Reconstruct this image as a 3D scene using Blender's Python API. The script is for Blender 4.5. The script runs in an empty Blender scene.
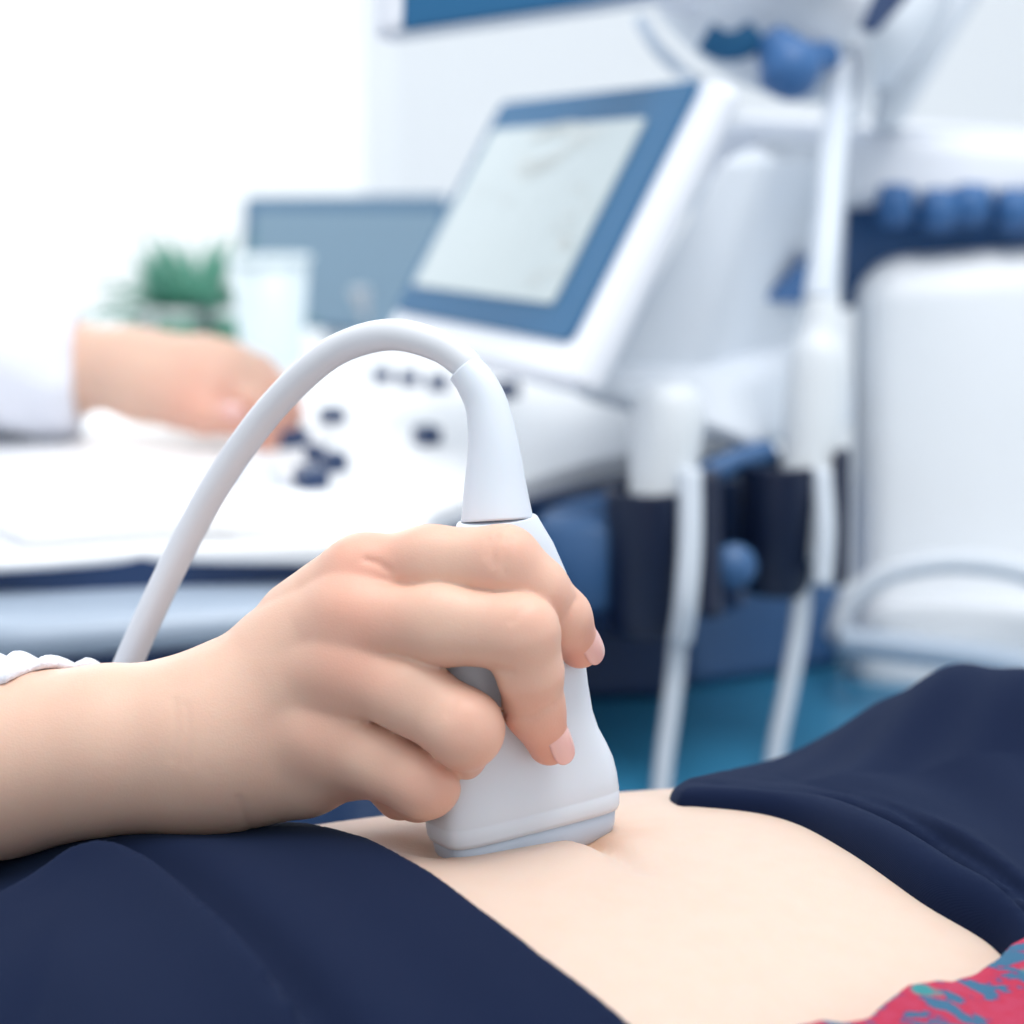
import bpy, bmesh, math, random
import numpy as np
from mathutils import Vector, Matrix
random.seed(7)
C = bpy.context.scene.collection
sc = bpy.context.scene
R = math.radians
PI = math.pi
# ------------------------------------------------------------------ measuring helpers
F, TH, ZC = 1920.0, R(12), 1.09
fw = np.array([0, math.cos(TH), -math.sin(TH)]); up = np.array([0, math.sin(TH), math.cos(TH)])
rt = np.array([1., 0, 0]); CAM = np.array([0, 0, ZC])
def P(x, y, d): return CAM + d*(fw + (x-512)/F*rt - (y-512)/F*up)
def onz(x, y, z):
    k = fw + (x-512)/F*rt - (y-512)/F*up
    return CAM + k*((z-ZC)/k[2])

# ------------------------------------------------------------------ materials
def mat(name, col, rough=.5, **k):
    m = bpy.data.materials.new(name); m.use_nodes = True
    nt = m.node_tree; b = nt.nodes['Principled BSDF']
    b.inputs['Base Color'].default_value = (*col, 1)
    b.inputs['Roughness'].default_value = rough
    for key, v in k.items():
        if key in ('bump', 'bscale', 'var'): continue
        b.inputs[key.replace('_', ' ')].default_value = v
    tc = nt.nodes.new('ShaderNodeTexCoord')
    n = nt.nodes.new('ShaderNodeTexNoise'); n.inputs['Scale'].default_value = k.get('bscale', 60)
    n.inputs['Detail'].default_value = 4
    nt.links.new(tc.outputs['Object'], n.inputs['Vector'])
    if k.get('bump'):
        bp = nt.nodes.new('ShaderNodeBump'); bp.inputs['Strength'].default_value = k['bump']
        bp.inputs['Distance'].default_value = .0006
        nt.links.new(n.outputs['Fac'], bp.inputs['Height']); nt.links.new(bp.outputs['Normal'], b.inputs['Normal'])
    v = k.get('var', .04)
    mx = nt.nodes.new('ShaderNodeMix'); mx.data_type = 'RGBA'
    mx.inputs['A'].default_value = (*[c*(1-v) for c in col], 1); mx.inputs['B'].default_value = (*[min(1, c*(1+v)) for c in col], 1)
    nt.links.new(n.outputs['Fac'], mx.inputs['Factor']); nt.links.new(mx.outputs['Result'], b.inputs['Base Color'])
    return m
M = {}
M['white_plastic'] = mat('white_plastic', (.80, .83, .87), .38, bscale=8)
M['housing'] = mat('housing', (.66, .71, .78), .45, bscale=6)
M['console'] = mat('console', (.92, .93, .95), .4, bscale=6)
M['panel_frame'] = mat('panel_frame', (.76, .79, .86), .4, bscale=6)
M['ledge'] = mat('ledge', (.38, .46, .57), .35, bscale=6)
M['navy_plastic'] = mat('navy_plastic', (.016, .045, .13), .4, bscale=10)
M['mid_blue'] = mat('mid_blue', (.04, .12, .28), .45, bscale=10)
M['band_blue'] = mat('band_blue', (.035, .13, .33), .45, bscale=10)
M['black_plastic'] = mat('black_plastic', (.006, .014, .045), .4, bscale=10)
M['teal'] = mat('teal', (.03, .20, .36), .4, bscale=10)
M['bezel'] = mat('bezel', (.022, .12, .26), .6, bscale=10, Specular_IOR_Level=.2)
M['probe'] = mat('probe', (.66, .71, .79), .36, bscale=20, Subsurface_Weight=.05, Subsurface_Scale=.004)
M['probe_lens'] = mat('probe_lens', (.47, .54, .65), .3, bscale=20)
M['cable'] = mat('cable', (.66, .68, .73), .42, bscale=20)
M['far_probe'] = mat('far_probe', (.72, .76, .80), .4, bscale=20)
M['far_cable'] = mat('far_cable', (.62, .68, .76), .4, bscale=20)
M['nail'] = mat('nail', (.80, .46, .42), .25, bscale=90, Subsurface_Weight=.15, Subsurface_Scale=.003)
M['coat'] = mat('coat', (.78, .80, .88), .85, bump=.5, bscale=900)
M['cup'] = mat('cup', (.72, .82, .86), .35, bscale=10)
M['wall'] = mat('wall', (.93, .94, .96), .8, bscale=3, var=.01)
M['floor'] = mat('floor', (.60, .66, .72), .5, bscale=3)
M['desk'] = mat('desk', (.85, .87, .9), .5, bscale=4)
M['leaf'] = mat('leaf', (.10, .33, .24), .5, bscale=30, var=.3)
M['pot'] = mat('pot', (.75, .78, .8), .5, bscale=30)
M['couch'] = mat('couch', (.25, .45, .6), .5, bscale=30)
M['metal'] = mat('metal', (.7, .72, .75), .3, Metallic=.9)
M['hair'] = mat('hair', (.05, .03, .02), .5, bscale=200, var=.4)
M['grey_case'] = mat('grey_case', (.10, .20, .32), .4, bscale=5)
M['grey_screen'] = mat('grey_screen', (.22, .33, .43), .35, bscale=5)

def cloth_mat(name, col, sheen=.4):
    m = mat(name, col, .85, var=.06, bscale=25)
    nt = m.node_tree; b = nt.nodes['Principled BSDF']
    b.inputs['Specular IOR Level'].default_value = .12; b.inputs['Sheen Weight'].default_value = sheen; b.inputs['Sheen Roughness'].default_value = .5
    b.inputs['Sheen Tint'].default_value = (.35, .55, 1, 1)
    tc = nt.nodes.new('ShaderNodeTexCoord')
    mp = nt.nodes.new('ShaderNodeMapping'); mp.inputs['Rotation'].default_value = (0, 0, R(30)); mp.inputs['Scale'].default_value = (900, 900, 900)
    w = nt.nodes.new('ShaderNodeTexWave'); w.inputs['Scale'].default_value = 1; w.inputs['Distortion'].default_value = 1
    w2 = nt.nodes.new('ShaderNodeTexWave'); w2.inputs['Scale'].default_value = 1; w2.bands_direction = 'Y'; w2.inputs['Distortion'].default_value = 1
    ad = nt.nodes.new('ShaderNodeMath'); bp = nt.nodes.new('ShaderNodeBump')
    bp.inputs['Strength'].default_value = .25; bp.inputs['Distance'].default_value = .0003
    L = nt.links.new
    L(tc.outputs['Object'], mp.inputs[0]); L(mp.outputs[0], w.inputs[0]); L(mp.outputs[0], w2.inputs[0])
    L(w.outputs['Fac'], ad.inputs[0]); L(w2.outputs['Fac'], ad.inputs[1]); L(ad.outputs[0], bp.inputs['Height']); L(bp.outputs['Normal'], b.inputs['Normal'])
    return m
M['navy_cloth'] = cloth_mat('navy_cloth', (.0031, .0088, .034), .05)

def skin_mat(name, base, red):
    m = bpy.data.materials.new(name); m.use_nodes = True; nt = m.node_tree; L = nt.links.new
    b = nt.nodes['Principled BSDF']; b.inputs['Roughness'].default_value = .47
    b.inputs['Specular IOR Level'].default_value = .35
    b.inputs['Subsurface Weight'].default_value = .22; b.inputs['Subsurface Radius'].default_value = (1, .35, .18); b.inputs['Subsurface Scale'].default_value = .006
    at = nt.nodes.new('ShaderNodeAttribute'); at.attribute_name = 'red'
    tc = nt.nodes.new('ShaderNodeTexCoord')
    n = nt.nodes.new('ShaderNodeTexNoise'); n.inputs['Scale'].default_value = 110; n.inputs['Detail'].default_value = 5
    L(tc.outputs['Object'], n.inputs['Vector'])
    mul = nt.nodes.new('ShaderNodeMath'); mul.operation = 'MULTIPLY_ADD'; mul.inputs[1].default_value = .35; mul.inputs[2].default_value = -.13
    L(n.outputs['Fac'], mul.inputs[0])
    ad = nt.nodes.new('ShaderNodeMath'); ad.use_clamp = True; L(mul.outputs[0], ad.inputs[0]); L(at.outputs['Fac'], ad.inputs[1])
    mx = nt.nodes.new('ShaderNodeMix'); mx.data_type = 'RGBA'; mx.inputs['A'].default_value = (*base, 1); mx.inputs['B'].default_value = (*red, 1)
    L(ad.outputs[0], mx.inputs['Factor']); L(mx.outputs['Result'], b.inputs['Base Color'])
    v = nt.nodes.new('ShaderNodeTexVoronoi'); v.inputs['Scale'].default_value = 1500; L(tc.outputs['Object'], v.inputs['Vector'])
    n2 = nt.nodes.new('ShaderNodeTexNoise'); n2.inputs['Scale'].default_value = 700; n2.inputs['Detail'].default_value = 6; L(tc.outputs['Object'], n2.inputs['Vector'])
    a2 = nt.nodes.new('ShaderNodeMath'); L(v.outputs['Distance'], a2.inputs[0]); L(n2.outputs['Fac'], a2.inputs[1])
    bp = nt.nodes.new('ShaderNodeBump'); bp.inputs['Strength'].default_value = .10; bp.inputs['Distance'].default_value = .0004
    L(a2.outputs[0], bp.inputs['Height']); L(bp.outputs['Normal'], b.inputs['Normal'])
    return m
M['skin'] = skin_mat('hand_skin', (.71, .475, .37), (.73, .32, .24))
M['belly_skin'] = skin_mat('belly_skin', (.64, .50, .42), (.62, .37, .25))

# ------------------------------------------------------------------ object helpers
def link(name, me, material=None, parent=None, smooth=True):
    o = bpy.data.objects.new(name, me); C.objects.link(o)
    if material: me.materials.append(M[material] if isinstance(material, str) else material)
    if smooth: me.polygons.foreach_set('use_smooth', [True]*len(me.polygons))
    if parent: o.parent = parent; o.matrix_parent_inverse = parent.matrix_world.inverted()
    return o
def thing(name, label, cat, loc=(0, 0, 0), group=None):
    o = bpy.data.objects.new(name, None); C.objects.link(o); o.location = loc
    o.matrix_world = Matrix.Translation(Vector(loc)); o.empty_display_size = .02
    o['label'] = label; o['category'] = cat
    if group: o['group'] = group
    return o
def tag(o, label=None, cat=None, group=None, kind=None):
    for k, v in (('label', label), ('category', cat), ('group', group), ('kind', kind)):
        if v: o[k] = v
    return o
def fin(bm, name, material, parent=None, smooth=True, bevel=0, seg=3, sub=0):
    bmesh.ops.recalc_face_normals(bm, faces=bm.faces[:])
    me = bpy.data.meshes.new(name); bm.to_mesh(me); bm.free()
    o = link(name, me, material, parent, smooth)
    if bevel:
        md = o.modifiers.new('bevel', 'BEVEL'); md.width = bevel; md.segments = seg; md.limit_method = 'ANGLE'; md.angle_limit = R(35)
        md.harden_normals = True
    if sub:
        md = o.modifiers.new('sub', 'SUBSURF'); md.levels = md.render_levels = sub
    return o
def V(a): return Vector([float(q) for q in a])
def hexa(corners, name, material, parent=None, bevel=.004, **k):
    """8 corners: four of the bottom loop, four of the top loop"""
    bm = bmesh.new(); v = [bm.verts.new(V(c)) for c in corners]
    for f_ in ((3, 2, 1, 0), (4, 5, 6, 7), (0, 1, 5, 4), (1, 2, 6, 5), (2, 3, 7, 6), (3, 0, 4, 7)): bm.faces.new([v[i] for i in f_])
    return fin(bm, name, material, parent, bevel=bevel, **k)
def box(lo, hi, name, material, parent=None, bevel=.004, **k):
    x0, y0, z0 = lo; x1, y1, z1 = hi
    return hexa([(x0, y0, z0), (x1, y0, z0), (x1, y1, z0), (x0, y1, z0), (x0, y0, z1), (x1, y0, z1), (x1, y1, z1), (x0, y1, z1)], name, material, parent, bevel, **k)
def slab(quad, thick, name, material, parent=None, bevel=.004, **k):
    """a plate: quad = four front corners, thick = vector to the back"""
    q = [V(p) for p in quad]; t = V(thick)
    return hexa([p+t for p in q]+q, name, material, parent, bevel, **k)
def catmull(pts, n=8):
    p = [np.array(q, float) for q in pts]; p = [2*p[0]-p[1]]+p+[2*p[-1]-p[-2]]; out = []
    for i in range(1, len(p)-2):
        for j in range(n):
            t = j/n
            out.append(.5*(2*p[i]+(p[i+1]-p[i-1])*t+(2*p[i-1]-5*p[i]+4*p[i+1]-p[i+2])*t*t+(3*p[i]-p[i-1]-3*p[i+1]+p[i+2])*t**3))
    out.append(p[-2]); return out
def tube(pts, rad, name, material, parent=None, n=8, seg=20, smooth_path=True):
    """round tube along points; rad a number or a list, one per control point"""
    rs = [rad]*len(pts) if not isinstance(rad, (list, tuple)) else list(rad)
    q = [np.append(p, r) for p, r in zip(pts, rs)]
    q = catmull(q, n) if smooth_path else q
    bm = bmesh.new(); rings = []; nrm = None
    for i, a in enumerate(q):
        t = V((q[min(i+1, len(q)-1)]-q[max(i-1, 0)])[:3]).normalized()
        if nrm is None: nrm = t.orthogonal().normalized()
        nrm = (nrm-t*nrm.dot(t)).normalized(); bn = t.cross(nrm)
        rings.append([bm.verts.new(V(a[:3])+(nrm*math.cos(2*PI*j/seg)+bn*math.sin(2*PI*j/seg))*float(a[3])) for j in range(seg)])
    for A, B in zip(rings, rings[1:]):
        for j in range(seg): bm.faces.new((A[j], A[(j+1) % seg], B[(j+1) % seg], B[j]))
    bm.faces.new(rings[0][::-1]); bm.faces.new(rings[-1])
    return fin(bm, name, material, parent)
def lathe(prof, base, axis, name, material, parent=None, seg=40, **k):
    """profile (r, h) turned around axis from base"""
    ax = V(axis).normalized(); n1 = ax.orthogonal().normalized(); n2 = ax.cross(n1); bm = bmesh.new(); rings = []
    for r_, h in prof:
        rings.append([bm.verts.new(V(base)+ax*h+(n1*math.cos(2*PI*j/seg)+n2*math.sin(2*PI*j/seg))*max(r_, 1e-5)) for j in range(seg)])
    for A, B in zip(rings, rings[1:]):
        for j in range(seg): bm.faces.new((A[j], A[(j+1) % seg], B[(j+1) % seg], B[j]))
    if prof[0][0] > 1e-4: bm.faces.new(rings[0][::-1])
    if prof[-1][0] > 1e-4: bm.faces.new(rings[-1])
    return fin(bm, name, material, parent, **k)
def prism(outline, z0, z1, name, material, parent=None, bevel=.004, top=None, **k):
    """plan outline (x, y); top = a function giving the top height at x, y"""
    bm = bmesh.new(); n = len(outline)
    lo = [bm.verts.new((x, y, z0)) for x, y in outline]; hi = [bm.verts.new((x, y, top(x, y) if top else z1)) for x, y in outline]
    bm.faces.new(lo[::-1]); bm.faces.new(hi)
    for i in range(n): bm.faces.new((lo[i], lo[(i+1) % n], hi[(i+1) % n], hi[i]))
    return fin(bm, name, material, parent, bevel=bevel, **k)

# ------------------------------------------------------------------ implicit surfaces (for bodies and cloth)
def smin(a, b, k):
    h = np.maximum(k-np.abs(a-b), 0)/k
    return np.minimum(a, b)-h*h*k*.25
def smax(a, b, k): return -smin(-a, -b, k)
def caps(X, a, b, r1, r2=None):
    r2 = r1 if r2 is None else r2
    a = np.asarray(a, float); b = np.asarray(b, float); ba = b-a
    px_, py_, pz_ = X[0]-a[0], X[1]-a[1], X[2]-a[2]
    h = np.clip((px_*ba[0]+py_*ba[1]+pz_*ba[2])/max(ba@ba, 1e-12), 0, 1)
    return np.sqrt((px_-h*ba[0])**2+(py_-h*ba[1])**2+(pz_-h*ba[2])**2)-(r1+(r2-r1)*h)
def axis_coords(segs):
    """segs: (end, step) pairs after a start value"""
    out = [segs[0]]
    for end, st in segs[1:]:
        n = max(1, int(math.ceil((end-out[-1])/st))); s0 = out[-1]
        out += [s0+(end-s0)*(i+1)/n for i in range(n)]
    return np.array(out)
def isosurface(fn, xs, ys, zs, margin=.03):
    B = 16; nx, ny, nz = len(xs), len(ys), len(zs)
    G = np.full((nx, ny, nz), 1., np.float32)
    bi = [range(0, n, B) for n in (nx, ny, nz)]
    blocks = [(i, j, k) for i in bi[0] for j in bi[1] for k in bi[2]]
    cen, rad = [], []
    for i, j, k in blocks:
        lo = np.array([xs[i], ys[j], zs[k]]); hi = np.array([xs[min(i+B, nx)-1], ys[min(j+B, ny)-1], zs[min(k+B, nz)-1]])
        cen.append((lo+hi)/2); rad.append(np.linalg.norm(hi-lo)/2)
    cen = np.array(cen); fc = fn(cen.T)
    for (i, j, k), v, r_ in zip(blocks, fc, rad):
        sl = (slice(i, i+B), slice(j, j+B), slice(k, k+B))
        if abs(v) > r_*1.6+margin: G[sl] = v; continue
        g = np.meshgrid(xs[sl[0]], ys[sl[1]], zs[sl[2]], indexing='ij')
        G[sl] = fn(np.array([q.ravel() for q in g])).reshape(g[0].shape)
    G[0] = np.maximum(G[0], 1e-3); G[-1] = np.maximum(G[-1], 1e-3)
    G[:, 0] = np.maximum(G[:, 0], 1e-3); G[:, -1] = np.maximum(G[:, -1], 1e-3)
    G[:, :, 0] = np.maximum(G[:, :, 0], 1e-3); G[:, :, -1] = np.maximum(G[:, :, -1], 1e-3)
    S = G < 0
    cnt = np.zeros((nx-1, ny-1, nz-1), np.int8)
    for a in (0, 1):
        for b in (0, 1):
            for c in (0, 1): cnt += S[a:nx-1+a, b:ny-1+b, c:nz-1+c]
    act = (cnt > 0) & (cnt < 8); idx = np.full(act.shape, -1, np.int64)
    ci = np.argwhere(act); idx[act] = np.arange(len(ci))
    acc = np.zeros((len(ci), 3)); num = np.zeros(len(ci))
    crd = (xs, ys, zs)
    for ax in range(3):
        o1, o2 = [q for q in range(3) if q != ax]
        for d1 in (0, 1):
            for d2 in (0, 1):
                p0 = ci.copy(); p0[:, o1] += d1; p0[:, o2] += d2; p1 = p0.copy(); p1[:, ax] += 1
                g0 = G[tuple(p0.T)]; g1 = G[tuple(p1.T)]; m = (g0 < 0) != (g1 < 0)
                t = np.where(m, g0/np.where(m, g0-g1, 1), 0)
                q = np.stack([crd[a][p0[:, a]] for a in range(3)], 1)
                q[:, ax] += t*(crd[ax][p1[:, ax]]-crd[ax][p0[:, ax]])
                acc += q*m[:, None]; num += m
    verts = acc/num[:, None]; faces = []
    for ax in range(3):
        o1, o2 = (ax+1) % 3, (ax+2) % 3
        sl0 = [slice(None)]*3; sl1 = [slice(None)]*3; sl0[ax] = slice(0, -1); sl1[ax] = slice(1, None)
        ch = S[tuple(sl0)] != S[tuple(sl1)]
        e = np.argwhere(ch); ok = (e[:, o1] > 0) & (e[:, o2] > 0) & (e[:, o1] < G.shape[o1]-1) & (e[:, o2] < G.shape[o2]-1); e = e[ok]
        ins = S[tuple(e.T)]
        def cell(d1, d2):
            q = e.copy(); q[:, o1] -= d1; q[:, o2] -= d2; return idx[tuple(q.T)]
        f_ = np.stack([cell(1, 1), cell(0, 1), cell(0, 0), cell(1, 0)], 1)
        f_[~ins] = f_[~ins][:, ::-1]; faces.append(f_)
    return verts, np.concatenate(faces)
def newton(fn, v, it=3, eps=4e-4):
    for _ in range(it):
        f0 = fn(v.T); g = np.stack([(fn((v+np.eye(3)[a]*eps).T)-fn((v-np.eye(3)[a]*eps).T))/(2*eps) for a in range(3)], 1)
        n = np.maximum((g**2).sum(1), .09); st = np.clip(f0/n, -.002, .002); v = v-g*st[:, None]
    return v
def iso_object(fn, xs, ys, zs, name, material, parent, proj=2, attr=None, keep_largest=False):
    v, f_ = isosurface(fn, xs, ys, zs)
    if proj: v = newton(fn, v, proj)
    me = bpy.data.meshes.new(name); me.from_pydata(v.tolist(), [], f_.tolist()); me.update()
    if attr is not None:
        a = me.attributes.new('red', 'FLOAT', 'POINT'); a.data.foreach_set('value', attr(v).astype(np.float32))
    print('iso', name, len(v), len(f_))
    return link(name, me, material, parent)

def polydist(X, Y, pts):
    """signed distance in plan to an open polyline (positive on its left), ends extended"""
    p = [np.array(q[:2], float) for q in pts]
    p[0] = p[0]+(p[0]-p[1])*20; p[-1] = p[-1]+(p[-1]-p[-2])*20
    best = np.full(X.shape, 1e9); sg = np.ones(X.shape)
    for a, b in zip(p, p[1:]):
        d = b-a; h = np.clip(((X-a[0])*d[0]+(Y-a[1])*d[1])/(d@d), 0, 1)
        dist = np.hypot(X-a[0]-h*d[0], Y-a[1]-h*d[1]); cr = d[0]*(Y-a[1])-d[1]*(X-a[0])
        m = dist < best; best = np.where(m, dist, best); sg = np.where(m, np.sign(cr), sg)
    return best*sg
def sstep(a, b, x): t = np.clip((x-a)/(b-a), 0, 1); return t*t*(3-2*t)

# ================================================================== THE SETTING
def struct(o): o['kind'] = 'structure'; return o
struct(box((-4, -1.5, -.1), (3.2, 4.6, 0), 'floor', 'floor', bevel=0, smooth=False))
YB = 4.3
# back wall with a window opening (four pieces in one wall)
bm = bmesh.new()
for x0, x1, z0, z1 in ((-4, -2.6, 0, 3), (-2.6, -.26, 0, .45), (-2.6, -.26, 2.5, 3), (-.26, 3.2, 0, 3)):
    bmesh.ops.create_cube(bm, size=1, matrix=Matrix.Translation(((x0+x1)/2, YB+.1, (z0+z1)/2)) @ Matrix.Diagonal((x1-x0, .2, z1-z0, 1)))
struct(fin(bm, 'wall_back', 'wall', smooth=False))
struct(box((3.0, -1.5, 0), (3.2, 4.3, 3), 'wall_right', 'wall', bevel=0, smooth=False))
w = bpy.data.objects.new('window_1', None); C.objects.link(w); w.location = (-1.43, YB+.05, .45); w.matrix_world = Matrix.Translation(w.location); w['kind'] = 'structure'
bm = bmesh.new()
for x0, x1, z0, z1 in ((-2.6, -.26, .45, .52), (-2.6, -.26, 2.43, 2.5), (-2.6, -2.53, .52, 2.43), (-.33, -.26, .52, 2.43), (-1.46, -1.40, .52, 2.43)):
    bmesh.ops.create_cube(bm, size=1, matrix=Matrix.Translation(((x0+x1)/2, YB+.06, (z0+z1)/2)) @ Matrix.Diagonal((x1-x0, .06, z1-z0, 1)))
fin(bm, 'window_frame', 'wall', w, smooth=False)
gm = bpy.data.materials.new('window_glass'); gm.use_nodes = True; nt = gm.node_tree; nt.nodes.clear()
o_ = nt.nodes.new('ShaderNodeOutputMaterial'); mx = nt.nodes.new('ShaderNodeMixShader'); tr = nt.nodes.new('ShaderNodeBsdfTransparent'); gl = nt.nodes.new('ShaderNodeBsdfGlossy')
gl.inputs['Roughness'].default_value = .03; mx.inputs[0].default_value = .05
nt.links.new(tr.outputs[0], mx.inputs[1]); nt.links.new(gl.outputs[0], mx.inputs[2]); nt.links.new(mx.outputs[0], o_.inputs[0])
M['glass'] = gm
box((-2.53, YB+.055, .52), (-.33, YB+.063, 2.43), 'pane', 'glass', w, bevel=0, smooth=False)

# ================================================================== ULTRASOUND MACHINE
BL, BR_, TL, TR = P(398, 312, 1.4), P(572, 343, 1.113), P(505, 105, 1.42), P(703, 83, 1.133)
wv = BR_-BL; wv[2] = 0; wv /= np.linalg.norm(wv); mv = np.array([-wv[1], wv[0], 0])
def MB(a, b, z): p = BL+mv*a+wv*b; return np.array([p[0], p[1], z])     # machine frame: a = towards its back, b = towards the couch
def mxy(a, b): return tuple(MB(a, b, 0)[:2])
mach = thing('ultrasound_machine', 'white ultrasound machine with tilted touch screen, keyboard console and navy probe holders', 'ultrasound machine', MB(0, 0, 0))
ZT = .858
def zt(x, y):
    p = np.array([x, y, 0])-BL; a = p[0]*mv[0]+p[1]*mv[1]; return ZT+.03*max(a, -.3)
ctl = [(-.41, -.52), (-.41, .22), (-.39, .26), (-.35, .285), (-.30, .292), (-.25, .295), (-.21, .315), (-.15, .34), (-.10, .33), (-.075, .285), (-.02, .245), (.06, .20), (.16, .16), (.24, .10), (.26, -.34), (-.08, -.46)]
prism([mxy(a, b) for a, b in ctl], ZT-.017, ZT, 'control_panel', 'console', mach, bevel=.007, top=zt)
led = [(-.42, -.38), (-.42, .28), (-.38, .328), (-.32, .350), (-.2, .362), (-.12, .355), (-.05, .30), (.02, .262), (.1, .22), (.26, .15), (.28, -.38)]
prism([mxy(a, b) for a, b in led], ZT-.052, ZT-.030, 'lower_ledge', 'ledge', mach, bevel=.012)
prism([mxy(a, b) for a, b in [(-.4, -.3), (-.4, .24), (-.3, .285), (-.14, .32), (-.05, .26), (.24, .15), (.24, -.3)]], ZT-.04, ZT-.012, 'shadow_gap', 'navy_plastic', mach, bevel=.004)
prism([mxy(a, b) for a, b in [(-.40, -.3), (-.40, .27), (-.36, .32), (-.3, .34), (-.15, .355), (-.07, .30), (-.03, .27), (-.03, -.3)]], .52, ZT-.048, 'underbody', 'navy_plastic', mach, bevel=.01)
# palm rest, raised lip at the couch side
prism([mxy(a, b) for a, b in [(-.33, .21), (-.31, .275), (-.24, .285), (-.20, .305), (-.13, .315), (-.11, .27), (-.15, .23), (-.28, .20)]], ZT-.01, ZT+.008, 'palm_rest', 'console', mach, bevel=.01)
# touch screen
tp = thing  # (kept short)
def pq(u, v, off=0):  # point on the touch screen, u along its width, v up, off = outwards
    p = BL*(1-u)*(1-v)+BR_*u*(1-v)+TL*(1-u)*v+TR*u*v
    return p+nrm_s*off
nrm_s = np.cross(TL-BL, BR_-BL); nrm_s /= np.linalg.norm(nrm_s)
if nrm_s @ (CAM-BL) < 0: nrm_s = -nrm_s
fr = slab([pq(-.04, -.14), pq(1.09, -.15), pq(1.06, 1.03), pq(-.01, 1.015)], -nrm_s*.022, 'touch_screen_housing', 'panel_frame', mach, bevel=.010)
def rr_plate(u0, v0, u1, v1, off, th, rad, name, material, parent):
    """rounded plate lying on the touch screen"""
    W_, H_ = np.linalg.norm(BR_-BL), np.linalg.norm(TL-BL); pts = []
    for cx, cy, a0 in ((u1-rad/W_, v1-rad/H_, 0), (u0+rad/W_, v1-rad/H_, 90), (u0+rad/W_, v0+rad/H_, 180), (u1-rad/W_, v0+rad/H_, 270)):
        for k in range(7):
            a = R(a0+15*k); pts.append((cx+math.cos(a)*rad/W_, cy+math.sin(a)*rad/H_))
    bm = bmesh.new(); A = [bm.verts.new(V(pq(u, v, off-th))) for u, v in pts]; B = [bm.verts.new(V(pq(u, v, off))) for u, v in pts]
    bm.faces.new(A[::-1]); bm.faces.new(B)
    for i in range(len(pts)): bm.faces.new((A[i], A[(i+1) % len(pts)], B[(i+1) % len(pts)], B[i]))
    return fin(bm, name, material, parent, smooth=False)
tb = rr_plate(0, 0, 1, 1, .003, .006, .008, 'touch_screen', 'bezel', mach)
# the lit display
dm = bpy.data.materials.new('display'); dm.use_nodes = True; nt = dm.node_tree; L = nt.links.new; b = nt.nodes['Principled BSDF']
b.inputs['Base Color'].default_value = (.10, .13, .15, 1); b.inputs['Roughness'].default_value = .3
tc = nt.nodes.new('ShaderNodeTexCoord'); n = nt.nodes.new('ShaderNodeTexNoise'); n.inputs['Scale'].default_value = 9
rmp = nt.nodes.new('ShaderNodeValToRGB'); rmp.color_ramp.elements[0].color = (.33, .45, .50, 1); rmp.color_ramp.elements[1].color = (.42, .53, .55, 1)
L(tc.outputs['Object'], n.inputs['Vector']); L(n.outputs['Fac'], rmp.inputs[0]); L(rmp.outputs[0], b.inputs['Emission Color']); b.inputs['Emission Strength'].default_value = .42
M['display'] = dm
disp = rr_plate(.045, .12, .86, .86, .0045, .003, .004, 'display', 'display', tb)
em = bpy.data.materials.new('display_trace'); em.use_nodes = True; b = em.node_tree.nodes['Principled BSDF']; b.inputs['Base Color'].default_value = (.2, .2, .2, 1)
b.inputs['Emission Color'].default_value = (.60, .62, .58, 1); b.inputs['Emission Strength'].default_value = .45; M['trace'] = em
def trace_lines(lines, name, parent, wd=.0012):
    bm = bmesh.new()
    for ln in lines:
        for (u0, v0), (u1, v1) in zip(ln, ln[1:]):
            a, b2 = V(pq(u0, v0, .0052)), V(pq(u1, v1, .0052)); d = (b2-a).normalized().cross(V(nrm_s))*wd
            e = (b2-a).normalized()*wd*.5
            bm.faces.new([bm.verts.new(q) for q in (a-d-e, b2-d+e, b2+d+e, a+d-e)])
    return fin(bm, name, 'trace', parent, smooth=False)
arcs = []
for k in range(7):
    arcs.append([(.30+.40*t, .80-.022*k+.05*math.sin(PI*t*(1.2+.1*k))*(1 if k < 3 else -1)+.03*t) for t in np.linspace(.08*(k % 3), 1-.07*k, 14)])
trace_lines(arcs, 'scan_image', disp, .0006)
ticks = [[(.17, .52), (.205, .60)], [(.33, .52), (.38, .53)]]
for k in range(16):
    u, v = .68+.13*random.random(), .15+.5*random.random(); ticks.append([(u, v), (u+.02+.03*random.random(), v)])
for ln in ticks: trace_lines([ln], 'readout', disp, .0007)

# housing behind the touch screen
hz = [P(610, 372, 1.22), P(668, 400, 1.27), P(880, 372, 1.55), P(700, 300, 1.9), P(742, 84, 1.22), P(800, 60, 1.3), P(890, 52, 1.55), P(800, 20, 1.9)]
hexa([P(596, 380, 1.20), P(690, 420, 1.22), P(835, 400, 1.42), P(720, 340, 1.75), P(728, 150, 1.21), P(770, 150, 1.24), P(850, 150, 1.44), P(800, 120, 1.75)], 'screen_support', 'housing', mach, bevel=.015)
hexa([P(560, 395, 1.19), P(760, 455, 1.20), P(860, 430, 1.40), P(600, 330, 1.6), P(600, 362, 1.19), P(740, 372, 1.22), P(850, 330, 1.42), P(640, 300, 1.6)], 'console_shoulder', 'housing', mach, bevel=.02)
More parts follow.
